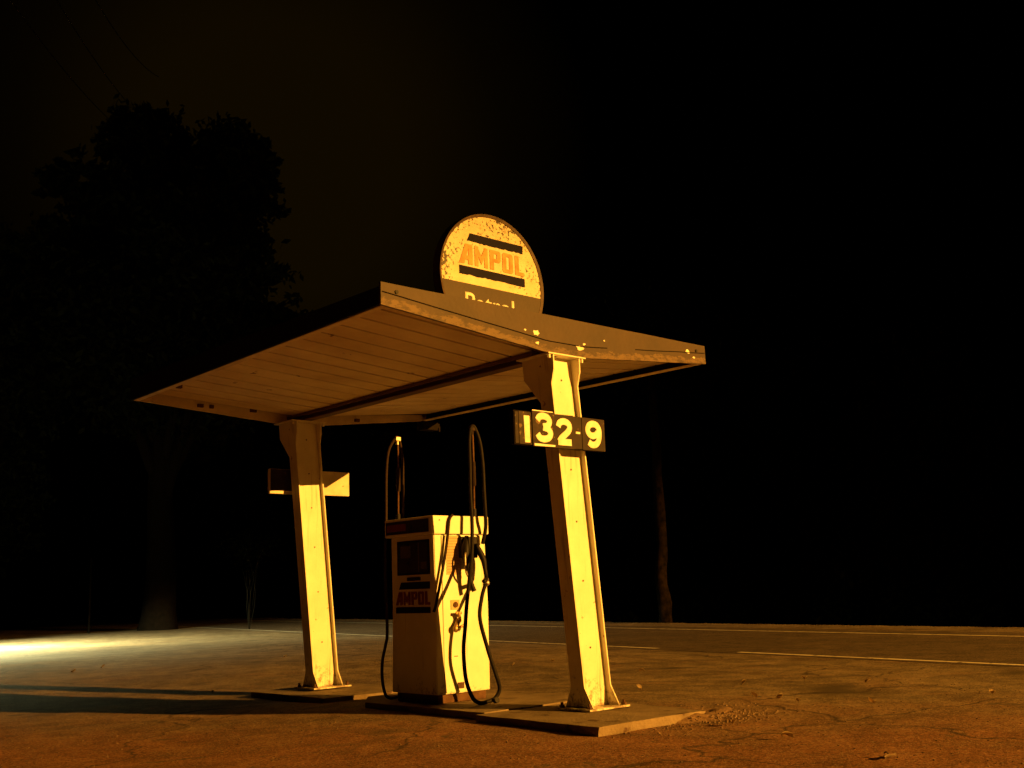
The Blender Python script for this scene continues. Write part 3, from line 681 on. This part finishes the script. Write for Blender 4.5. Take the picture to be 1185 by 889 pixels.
bm = bmesh.new()                                       # second grip / breakaway hanging on the right
tube(bm, [(-.07, 1.23, 1.30), (-.05, 1.22, 1.24), (-.02, 1.20, 1.16), (-.015, 1.19, 1.08), (-.03, 1.16, 1.0), (-.11, 1.10, .98)], [.016, .02, .026, .028, .026, .022, .018], n=10, k=2)
po('breakaway_valve', bm, M['plastic'], smooth=True)
bm = bmesh.new(); cyl(bm, (-.02, 1.175, 1.00), (-.06, 1.14, .95), .024, n=12); sphere(bm, (-.035, 1.15, .965), .026); po('swivel', bm, M['metal'])
# hose poles and hoses
def pole_top(x, y, zt, label, knob):
    bm = bmesh.new(); tube(bm, [(x - .005, y, 1.5385), (x, y, 1.8), (x + .004, y, 2.1), (x, y, zt)], .009, n=8, k=4); p = po('hose_pole', bm, M['rust'], label=label, smooth=True)
    bm = bmesh.new()
    for i in range(34):
        z = 1.80 + i * .0062; cyl(bm, (x + .001, y, z), (x + .001, y, z + .0048), .019 + (.002 if i % 2 else 0), n=10)
    po('spring', bm, M['rubber_brown'], p)
    bm = bmesh.new(); box(bm, x - .028, x + .028, y - .02, y + .02, zt - .02, zt + .022, .008); cyl(bm, (x - .004, y, zt - .05), (x - .004, y, zt - .02), .015, n=10); po('hose_clamp', bm, knob, p)
    bm = bmesh.new(); cyl(bm, (x - .005, y, 1.5382), (x - .005, y, 1.60), .021, n=12); po('pole_socket', bm, M['plastic'], p)
pole_top(-.045, 1.27, 2.30, 'near hose pole', M['rubber_brown']); pole_top(-.37, 1.93, 2.27, 'rear hose pole', M['metal'])
bm = bmesh.new()
tube(bm, [(.028, 1.262, 1.30), (.034, 1.225, 1.42), (.018, 1.20, 1.53), (.010, 1.20, 1.75), (.022, 1.22, 1.98), (.016, 1.24, 2.17), (-.012, 1.26, 2.29), (-.045, 1.262, 2.325), (-.078, 1.255, 2.29), (-.108, 1.24, 2.17), (-.125, 1.22, 1.96), (-.145, 1.20, 1.72), (-.150, 1.185, 1.50), (-.17, 1.17, 1.25), (-.24, 1.12, 1.06), (-.37, 1.02, .80), (-.435, .97, .62), (-.475, .95, .44), (-.455, .955, .22), (-.39, .96, .075), (-.31, .975, .022), (-.22, .98, .020), (-.135, .97, .045), (-.10, .955, .12), (-.145, .95, .24), (-.205, .97, .44), (-.20, 1.06, .68), (-.12, 1.12, .85), (-.055, 1.145, .955)], .0165, n=12, k=8)
po('hose', bm, M['rubber'], label='front hose looping down to the slab', smooth=True)
bm = bmesh.new(); tube(bm, [(-.30, 1.262, 1.545), (-.335, 1.262, 1.50), (-.355, 1.262, 1.38), (-.385, 1.27, 1.20), (-.44, 1.272, .98), (-.485, 1.279, .80), (-.492, 1.30, .745)], .0125, n=10, k=7); po('hose', bm, M['rubber_brown'], label='thin hose draped across the service face', smooth=True)
bm = bmesh.new()
tube(bm, [(-.30, 1.965, 1.45), (-.292, 1.97, 1.62), (-.290, 1.965, 1.90), (-.300, 1.955, 2.10), (-.335, 1.94, 2.24), (-.37, 1.935, 2.29), (-.41, 1.94, 2.25), (-.455, 1.955, 2.15), (-.47, 1.97, 1.95), (-.475, 1.975, 1.56), (-.475, 2.0, 1.10), (-.46, 2.0, .60), (-.48, 2.0, .47), (-.515, 2.0, .34), (-.52, 2.0, .19), (-.49, 2.0, .06), (-.44, 2.0, .022), (-.36, 2.0, .022)], .0135, n=10, k=8)
po('hose', bm, M['rubber_brown'], label='rear hose hanging behind the pump', smooth=True)
bm = bmesh.new(); cyl(bm, (-.15, .96, .022), (-.15, .93, .03), .024, n=12); po('hose_stop', bm, M['plastic'])

# ------------------------------------------------------------------ litter, stones, weeds
leaf_pts = [(3.43, 2.5), (2.65, .54), (1.74, -.22), (1.78, -.44), (1.63, -.72), (3.28, -.4), (-.16, -1.8), (.12, -1.18), (.1, 9.59), (-.46, 9.19), (3.92, 4.44), (3.2, 4.42), (-.58, 4.99), (3.19, .22), (1.69, 1.02), (1.85, -1.25), (2.84, -1.76), (2.43, 8.59), (-2.6, -1.3), (-1.9, -3.0)]
for i, (x, y) in enumerate(leaf_pts):
    bm = bmesh.new(); s = random.uniform(.024, .040); a = random.uniform(0, 6.28)
    rows = []
    for k in range(6):
        t = k / 5; wd = s * .85 * math.sin(math.pi * min(.98, t + .03)) ** .8
        row = []
        for j in (-1, 0, 1):
            px, py = (t - .5) * 2 * s, j * wd
            pz = .010 + .026 * (j * j) * (1 - t * .4) + .014 * math.sin(t * 3 + i)
            row.append(bm.verts.new((px * math.cos(a) - py * math.sin(a), px * math.sin(a) + py * math.cos(a), pz)))
        rows.append(row)
    for r0, r1 in zip(rows, rows[1:]):
        for j in range(2): bm.faces.new([r0[j], r0[j + 1], r1[j + 1], r1[j]])
    g_ = bmesh.ops.solidify(bm, geom=bm.faces[:], thickness=.0012)
    o = obj('fallen_leaf', bm, M['dead'], None, True); o.location = (x, y, ground_z(x, y) + .006); tag(o, 'small curled dry leaf lying on the asphalt', 'leaf', 'dry leaves scattered on the asphalt')
bm = bmesh.new(); a = Vector((-.50, -2.68, 0))         # larger twig / bark strip in the foreground
tube(bm, [(-.07, 0, .012), (-.03, .006, .018), (.02, -.004, .016), (.07, .01, .012)], .008, n=6); tube(bm, [(-.01, 0, .02), (.015, .03, .03), (.03, .05, .02)], .004, n=5)
o = obj('twig', bm, mat('twig_bark', (.12, .08, .045), .9, (.07, .045, .025), 12), None); o.location = (a.x, a.y, ground_z(a.x, a.y)); tag(o, 'pale broken twig lying on the asphalt at lower right', 'twig')

bm = bmesh.new()
def stone(x, y, z, s):
    P = [Vector((random.uniform(.6, 1) * s * sx, random.uniform(.6, 1) * s * sy, random.uniform(.3, .7) * s * sz)) + Vector((x, y, z)) for sx, sy, sz in ((-1, -1, -1), (1, -1, -1), (1, 1, -1), (-1, 1, -1), (-1, -1, 1), (1, -1, 1), (1, 1, 1), (-1, 1, 1))]
    hexa(bm, P)
for i in range(3600):
    if i < 420: x, y = random.gauss(.35, .42), -.80 + random.gauss(-.12, .12)
    elif i < 520: x, y = random.gauss(.95, .25), random.gauss(-.55, .2)
    else: x, y = random.uniform(-5, 5), random.uniform(-4.5, 7)
    if -.85 < x < .68 and -.79 < y < 4.3: continue
    s = random.choice((.002, .003, .004, .006)) if i >= 520 else random.choice((.003, .004, .005, .008))
    stone(x, y, ground_z(x, y) + s * .2 + (.03 * max(0, 1 - abs(y + .84) / .12) * (.1 < x < .8) if i < 520 else 0), s)
tag(obj('gravel', bm, M['stone'], None), 'loose gravel and grit scattered over the forecourt and the island edge', None, None, 'stuff')
# earth heaped against the broken front corner
bm = bmesh.new(); nx, ny = 44, 18; gg = []
for i in range(nx + 1):
    row = []
    for j in range(ny + 1):
        x = -.25 + 1.5 * i / nx; y = -1.12 + .62 * j / ny
        cxr = -.79 if x < .35 else -.79 + (x - .35) * .45
        q = math.exp(-((y - cxr) / .13) ** 2) * max(0, min(1, (x + .2) / .35)) * max(0, min(1, (1.2 - x) / .5))
        row.append(bm.verts.new((x, y, GZ - .012 + .082 * q * (.75 + .5 * noise.noise(Vector((x * 6, y * 6, 0)))) + .006 * noise.noise(Vector((x * 22, y * 22, 3))))))
    gg.append(row)
for i in range(nx):
    for j in range(ny): bm.faces.new([gg[i][j], gg[i + 1][j], gg[i + 1][j + 1], gg[i][j + 1]])
M['earth'] = mat('dry_earth', (.22, .14, .085), .95, (.10, .058, .035), 9, 1.0, 60)
tag(obj('dirt', bm, M['earth'], None, True), 'dry earth heaped against the broken corner of the island', None, None, 'structure')
bm = bmesh.new()
for i in range(260):
    x, y = random.uniform(-.95, -.80), random.uniform(-.85, .5)
    if i > 215: x, y = random.uniform(-.7, .9), random.uniform(-1.0, -.83)
    h = random.uniform(.008, .030); a = random.uniform(0, 6.28); wv = .002
    z = GZ
    d = Vector((math.cos(a), math.sin(a), 0)); l = Vector((random.gauss(0, .4), random.gauss(0, .4), 1)) * h
    b0, b1, t_ = Vector((x, y, z)) - d * wv, Vector((x, y, z)) + d * wv, Vector((x, y, z)) + l
    bm.faces.new([bm.verts.new(b0), bm.verts.new(b1), bm.verts.new(t_)])
tag(obj('weeds', bm, mat('weed_green', (.03, .045, .015), .8, (.06, .06, .025), 6), None), 'short weeds growing along the foot of the island slab', None, None, 'stuff')

# ------------------------------------------------------------------ trees (silhouettes against the glow)
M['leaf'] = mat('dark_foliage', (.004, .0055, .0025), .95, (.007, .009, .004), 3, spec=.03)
CR = Vector((.739, -.6735, 0)).normalized(); CF = Vector((.6785, .7346, 0)).normalized()
def tree(base, blobs, n, ls, label, trunk_h, tr, name='broadleaf_tree', group='trees behind the road', seed=1, hid=None):
    rnd = random.Random(seed); base = Vector(base)
    t = thing(name, label, 'tree', base, group)
    bm = bmesh.new()
    top = Vector((blobs[0][0] * .2, 0, trunk_h))
    tube(bm, [(0, 0, -.3), (.1, .05, trunk_h * .3), (0, .1, trunk_h * .65), (.1, 0, trunk_h)], [tr * 1.4, tr * 1.1, tr, tr * .95, tr * .9, tr * .85, tr * .8, tr * .75, tr * .7], n=12, k=3)
    for (a, b, c, r, sq) in blobs:
        p = CR * a + CF * b + Vector((0, 0, c)); s = Vector((.05, 0, trunk_h * rnd.uniform(.55, .98)))
        mid = (s + p) / 2 + Vector((rnd.gauss(0, .3), rnd.gauss(0, .3), -.3))
        tube(bm, [s, mid, p], [tr * .45, tr * .38, tr * .3, tr * .22, tr * .15, tr * .1, tr * .06], n=7, k=3)
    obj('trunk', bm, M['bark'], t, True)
    bm = bmesh.new(); tot = sum(b[3] ** 2 for b in blobs)
    for (a, b, c, r, sq) in blobs:
        ctr = CR * a + CF * b + Vector((0, 0, c)); k = int(n * r * r / tot)
        # leaf clumps on twigs inside the blob
        clumps = []
        for _ in range(max(6, int(k / 26))):
            d = Vector((rnd.gauss(0, 1), rnd.gauss(0, 1), rnd.gauss(0, 1))).normalized() * r * rnd.uniform(.35, 1.04); d.z *= sq; clumps.append((ctr + d, rnd.uniform(.6, 1.25) * r * .22))
        for _ in range(k):
            cc, cr = rnd.choice(clumps)
            p = cc + Vector((rnd.gauss(0, .5), rnd.gauss(0, .5), rnd.gauss(0, .38))) * cr
            u_ = Vector((rnd.gauss(0, 1), rnd.gauss(0, 1), rnd.gauss(0, 1))).normalized(); w_ = u_.cross(Vector((rnd.gauss(0, 1), rnd.gauss(0, 1), rnd.gauss(0, 1)))).normalized()
            s = ls * rnd.uniform(.6, 1.3)
            bm.faces.new([bm.verts.new(p - u_ * s), bm.verts.new(p + w_ * s * .45), bm.verts.new(p + u_ * s), bm.verts.new(p - w_ * s * .45)])
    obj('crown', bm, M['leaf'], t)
    return t
D = 40.0; px = lambda x: (x - 182) / 1243.4 * D
def pz(x, y): return .905 + (444.5 - y + 1243.4 * .191 - (x - 592.5) * .0362) / 1243.4 * D * .985
big = [(150, 140, 55), (220, 165, 62), (278, 178, 46), (120, 205, 50), (75, 205, 40), (48, 192, 22), (180, 220, 80), (250, 235, 66), (130, 275, 80), (225, 300, 85), (288, 226, 26), (150, 120, 32), (168, 340, 110), (290, 315, 26), (70, 290, 60), (272, 152, 24), (110, 160, 26), (250, 330, 70), (90, 370, 80), (170, 430, 110), (300, 205, 24), (240, 146, 26), (312, 182, 18)]
blobs = [(px(a), random.uniform(-1, 1) * r / 1243 * D * .6, pz(a, b) + .5, r / 1243.4 * D, .85) for a, b, r in big]
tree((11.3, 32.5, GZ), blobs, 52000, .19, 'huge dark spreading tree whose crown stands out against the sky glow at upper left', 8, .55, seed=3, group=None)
def simple(px_, d, ytop, wpx, label, seed, base):
    rnd = random.Random(seed); zt = .905 + (444.5 - ytop + 1243.4 * .191 - (px_ - 592.5) * .0362) / 1243.4 * d * .985
    H = zt - base[2]; W = wpx / 1243.4 * d; B = []
    for i in range(9):
        f = rnd.uniform(0, 1); h = .35 + .55 * f; rr = W * .5 * (1.1 - .75 * f)
        B.append((rnd.uniform(-.6, .6) * rr, rnd.uniform(-.5, .5) * rr, H * h, W * rnd.uniform(.22, .32), .9))
    B.append((0, 0, H * .9, W * .2, .9)); B.append((0, 0, H * .55, W * .42, 1.0)); B.append((0, 0, H * .3, W * .42, 1.0))
    return tree(base, B, 14000, .16 * d / 40, label, H * .45, .3, seed=seed, group='dark trees behind the road')
def gnd(x, y): return (x, y, ground_z(x, y) - .05)
simple(-20, 38, 232, 190, 'rounded dark tree cut off by the left edge of the photo', 11, gnd(5.9, 35.1))
simple(300, 60, 330, 190, 'dark tree standing behind the far left end of the canopy', 12, gnd(24, 48))
simple(60, 62, 330, 260, 'wide dark tree under the left lobe of the huge tree', 13, gnd(16.4, 57.7))
simple(420, 75, 400, 240, 'dark tree far behind the fuel pump', 14, gnd(36, 57))
simple(590, 80, 470, 260, 'dark tree far behind the gap between pump and near post', 15, gnd(49, 55))
simple(760, 82, 420, 300, 'dark tree far behind the near post on its right side', 16, gnd(59, 47))
simple(930, 78, 380, 300, 'tallest dark tree across the road right of the canopy', 17, gnd(60, 38))
simple(1120, 70, 400, 300, 'dark tree across the road at the right edge of the photo', 18, gnd(54, 24))

# shaggy trunk just beyond the far shoulder
def tb(x, y):
    t = thing('gum_tree', 'rough tree trunk catching a little light beyond the road on the right', 'tree', (x, y, ground_z(x, y)))
    bm = bmesh.new(); tube(bm, [(0, 0, -.4), (.02, 0, .5), (-.03, .03, 1.2), (.05, 0, 2.0), (.10, .05, 3.4), (.05, 0, 5.2), (.1, .1, 7.5)], [.20, .18, .17, .17, .165, .16, .16, .155, .15, .15, .14, .14, .13, .12, .12, .11, .10, .09, .08], n=12, k=3)
    for v in bm.verts: v.co += noise.noise_vector(v.co * 4) * .035
    obj('trunk', bm, mat('flaking_bark', (.002, .0015, .001), .95, (.013, .008, .005), 5, 1.0, 10, spec=.03), t, True)
    bm = bmesh.new(); rnd = random.Random(4)
    for i in range(2600):
        a = Vector((rnd.gauss(0, 1), rnd.gauss(0, 1), rnd.gauss(0, .7))); c = Vector((rnd.choice((-1, .9, .1)), rnd.choice((-.6, .7, 0)), rnd.choice((7.2, 8.3, 6.4))))
        p = c + a * .6; u_ = Vector((rnd.gauss(0, 1), rnd.gauss(0, 1), rnd.gauss(0, 1))).normalized(); w_ = u_.orthogonal().normalized()
        bm.faces.new([bm.verts.new(p - u_ * .11), bm.verts.new(p + w_ * .03), bm.verts.new(p + u_ * .11), bm.verts.new(p - w_ * .03)])
    obj('crown', bm, M['leaf'], t)
tb(15.95, 12.55)
# low shrub with a few leaves catching the floodlight
t = thing('shrub', 'small loose shrub faintly lit behind the far post', 'shrub', (11.8, 26.7, ground_z(11.8, 26.7)))
bm = bmesh.new()
for k in range(7): tube(bm, [(0, 0, -.1), (random.gauss(0, .1), random.gauss(0, .1), 1.2), (random.gauss(0, .3), random.gauss(0, .3), 2.7)], .005, n=6, k=3)
obj('stem', bm, M['twigs'], t)
bm = bmesh.new()
for i in range(1100):
    p = Vector((random.gauss(0, .42), random.gauss(0, .42), 2.72 + random.gauss(0, .20))); u_ = Vector((random.gauss(0, 1), random.gauss(0, 1), random.gauss(0, 1))).normalized(); w_ = u_.orthogonal().normalized()
    bm.faces.new([bm.verts.new(p - u_ * .08), bm.verts.new(p + w_ * .03), bm.verts.new(p + u_ * .08), bm.verts.new(p - w_ * .03)])
obj('foliage', bm, M['leaf'], t)

# ------------------------------------------------------------------ poles and cables
bm = bmesh.new(); cyl(bm, (0, 0, 0), (0, 0, 2.6), .035, .03, n=10); o = obj('marker_pole', bm, M['pole']); o.location = (8.6, 32.0, GZ); tag(o, 'thin faint upright pole standing alone at the far left beyond the forecourt', 'pole')
CAM = Vector((-6.1115, -5.8388, .905))
for i, (d0, d1) in enumerate((((.2483, .8437, .4759), (.3128, .8525, .4188)), ((.2770, .8300, .4841), (.3295, .8405, .4302)), ((.3038, .8180, .4885), (.3404, .8240, .4530)))):
    a, b = CAM + Vector(d0) * 52, CAM + Vector(d1) * 66; bm = bmesh.new(); pts = []
    for k in range(-10, 17):
        q = a + (b - a) * k / 8; pts.append(q + Vector((0, 0, .02 * (k - 4) ** 2 * .4 - .1)))
    tube(bm, pts, .022, n=6, curve=False)
    tag(obj('overhead_cable', bm, M['cable']), ('leftmost', 'middle', 'rightmost')[i] + ' of three thin cables crossing the sky at upper left', 'cable', 'overhead cables at upper left')

# ------------------------------------------------------------------ the lamps that light the place (outside the frame)
def street_lamp(p, target):
    t = thing('street_lamp', 'tall sodium street lamp standing out of frame to the right', 'street lamp', (p.x, p.y, GZ))
    h = p.z - GZ; d = (Vector(target) - p); d.z = 0; d.normalize(); s = Vector((-d.y, d.x, 0))
    bm = bmesh.new(); tube(bm, [-d * 1.6, -d * 1.6 + Vector((0, 0, h * .5)), -d * 1.6 + Vector((0, 0, h * .93)), -d * 1.2 + Vector((0, 0, h + .22)), -d * .3 + Vector((0, 0, h + .3))], [.11, .1, .09, .08, .07, .06], n=12, k=6); obj('pole', bm, M['pole'], t, True)
    def bx(bm, a0, a1, b0, b1, z0, z1):
        P = [d * a + s * b + Vector((0, 0, h + z)) for z in (z0, z1) for a, b in ((a0, b0), (a1, b0), (a1, b1), (a0, b1))]; hexa(bm, P)
    bm = bmesh.new(); bx(bm, -.45, 1.06, -1.45, 1.45, .12, .16); bx(bm, -.45, -.42, -.5, .5, -.1, .119)
    for k in range(-12, 12):                          # curved front visor, added to cut the beam off below the trees
        a0, a1 = R(k * 5), R(k * 5 + 5)
        P = [d * (r * math.cos(a)) + s * (r * math.sin(a)) + Vector((0, 0, h + z)) for z in (CUT, .119) for r, a in ((1.03, a0), (1.05, a0), (1.05, a1), (1.03, a1))]; hexa(bm, P)
    obj('lamp_hood', bm, mat('hood_black', (.02, .02, .02), .8), t)
    bm = bmesh.new(); sphere(bm, Vector((0, 0, h)), .05)
    em = bpy.data.materials.new('sodium_bulb'); em.use_nodes = True; b = em.node_tree.nodes['Principled BSDF']; b.inputs['Emission Color'].default_value = (*SODIUM, 1); b.inputs['Emission Strength'].default_value = 30
    bulb = obj('bulb', bm, em, t)
    bulb.visible_shadow = True
    L = bpy.data.lights.new('sodium_light', 'SPOT'); L.energy = SODIUM_W; L.color = SODIUM; L.shadow_soft_size = .03; L.spot_size = R(96); L.spot_blend = .1
    lo = bpy.data.objects.new('sodium_light', L); COL.objects.link(lo); lo.parent = t; lo.location = (0, 0, h - .12)
    lo.rotation_euler = (d * math.cos(R(16)) + Vector((0, 0, -math.sin(R(16))))).to_track_quat('-Z', 'Y').to_euler()
CUT = -.12 - math.tan(R(8.2)) * 1.03
street_lamp(LAMP, (0, 2, 2))

def flood(p):
    t = thing('floodlight', 'low floodlight on a short mast out of frame to the left', 'floodlight', (p.x, p.y, GZ))
    h = p.z - GZ
    bm = bmesh.new(); cyl(bm, (-.65, .1, 0), (-.65, .1, h + .22), .05, n=12); cyl(bm, (-.65, .1, h + .19), (0, 0, h + .19), .03, n=10); obj('mast', bm, M['pole'], t)
    bm = bmesh.new(); n = 120                          # round hood, its uneven skirt added to cut the edges of the light pool
    def deep(az):
        az = (az + 180) % 360 - 180
        T = [(-180, 40), (-150, 30), (-115, 9.7), (-60, 9.0), (-25, 6.5), (0, 5), (35, 6), (46, 8.6), (52, 12.2), (65, 17.2), (80, 26), (110, 40), (180, 40)]
        for (p0, q0), (p1, q1) in zip(T, T[1:]):
            if p0 <= az <= p1: return q0 + (q1 - q0) * (az - p0) / (p1 - p0)
    rings = []
    for i in range(n):
        a = 360 * i / n; c_, s_ = math.cos(R(a)), math.sin(R(a)); zb = -math.tan(R(deep(a))) * .5
        rings.append([bm.verts.new(q) for q in ((0.5 * c_, .5 * s_, h + zb), (.5 * c_, .5 * s_, h + .15), (.52 * c_, .52 * s_, h + .16), (.52 * c_, .52 * s_, h + zb))])
    for i in range(n):
        a, b = rings[i], rings[(i + 1) % n]
        for k in range(4):
            if k != 1: bm.faces.new([a[k], b[k], b[(k + 1) % 4], a[(k + 1) % 4]])
    bm.faces.new([r[2] for r in rings]); bm.faces.new([r[1] for r in rings][::-1])
    obj('hood', bm, bpy.data.materials['hood_black'], t)
    L = bpy.data.lights.new('flood_light', 'POINT'); L.energy = FLOOD_W; L.color = FLOOD; L.shadow_soft_size = .035
    lo = bpy.data.objects.new('flood_light', L); COL.objects.link(lo); lo.parent = t; lo.location = (0, 0, h)
flood(FLD)
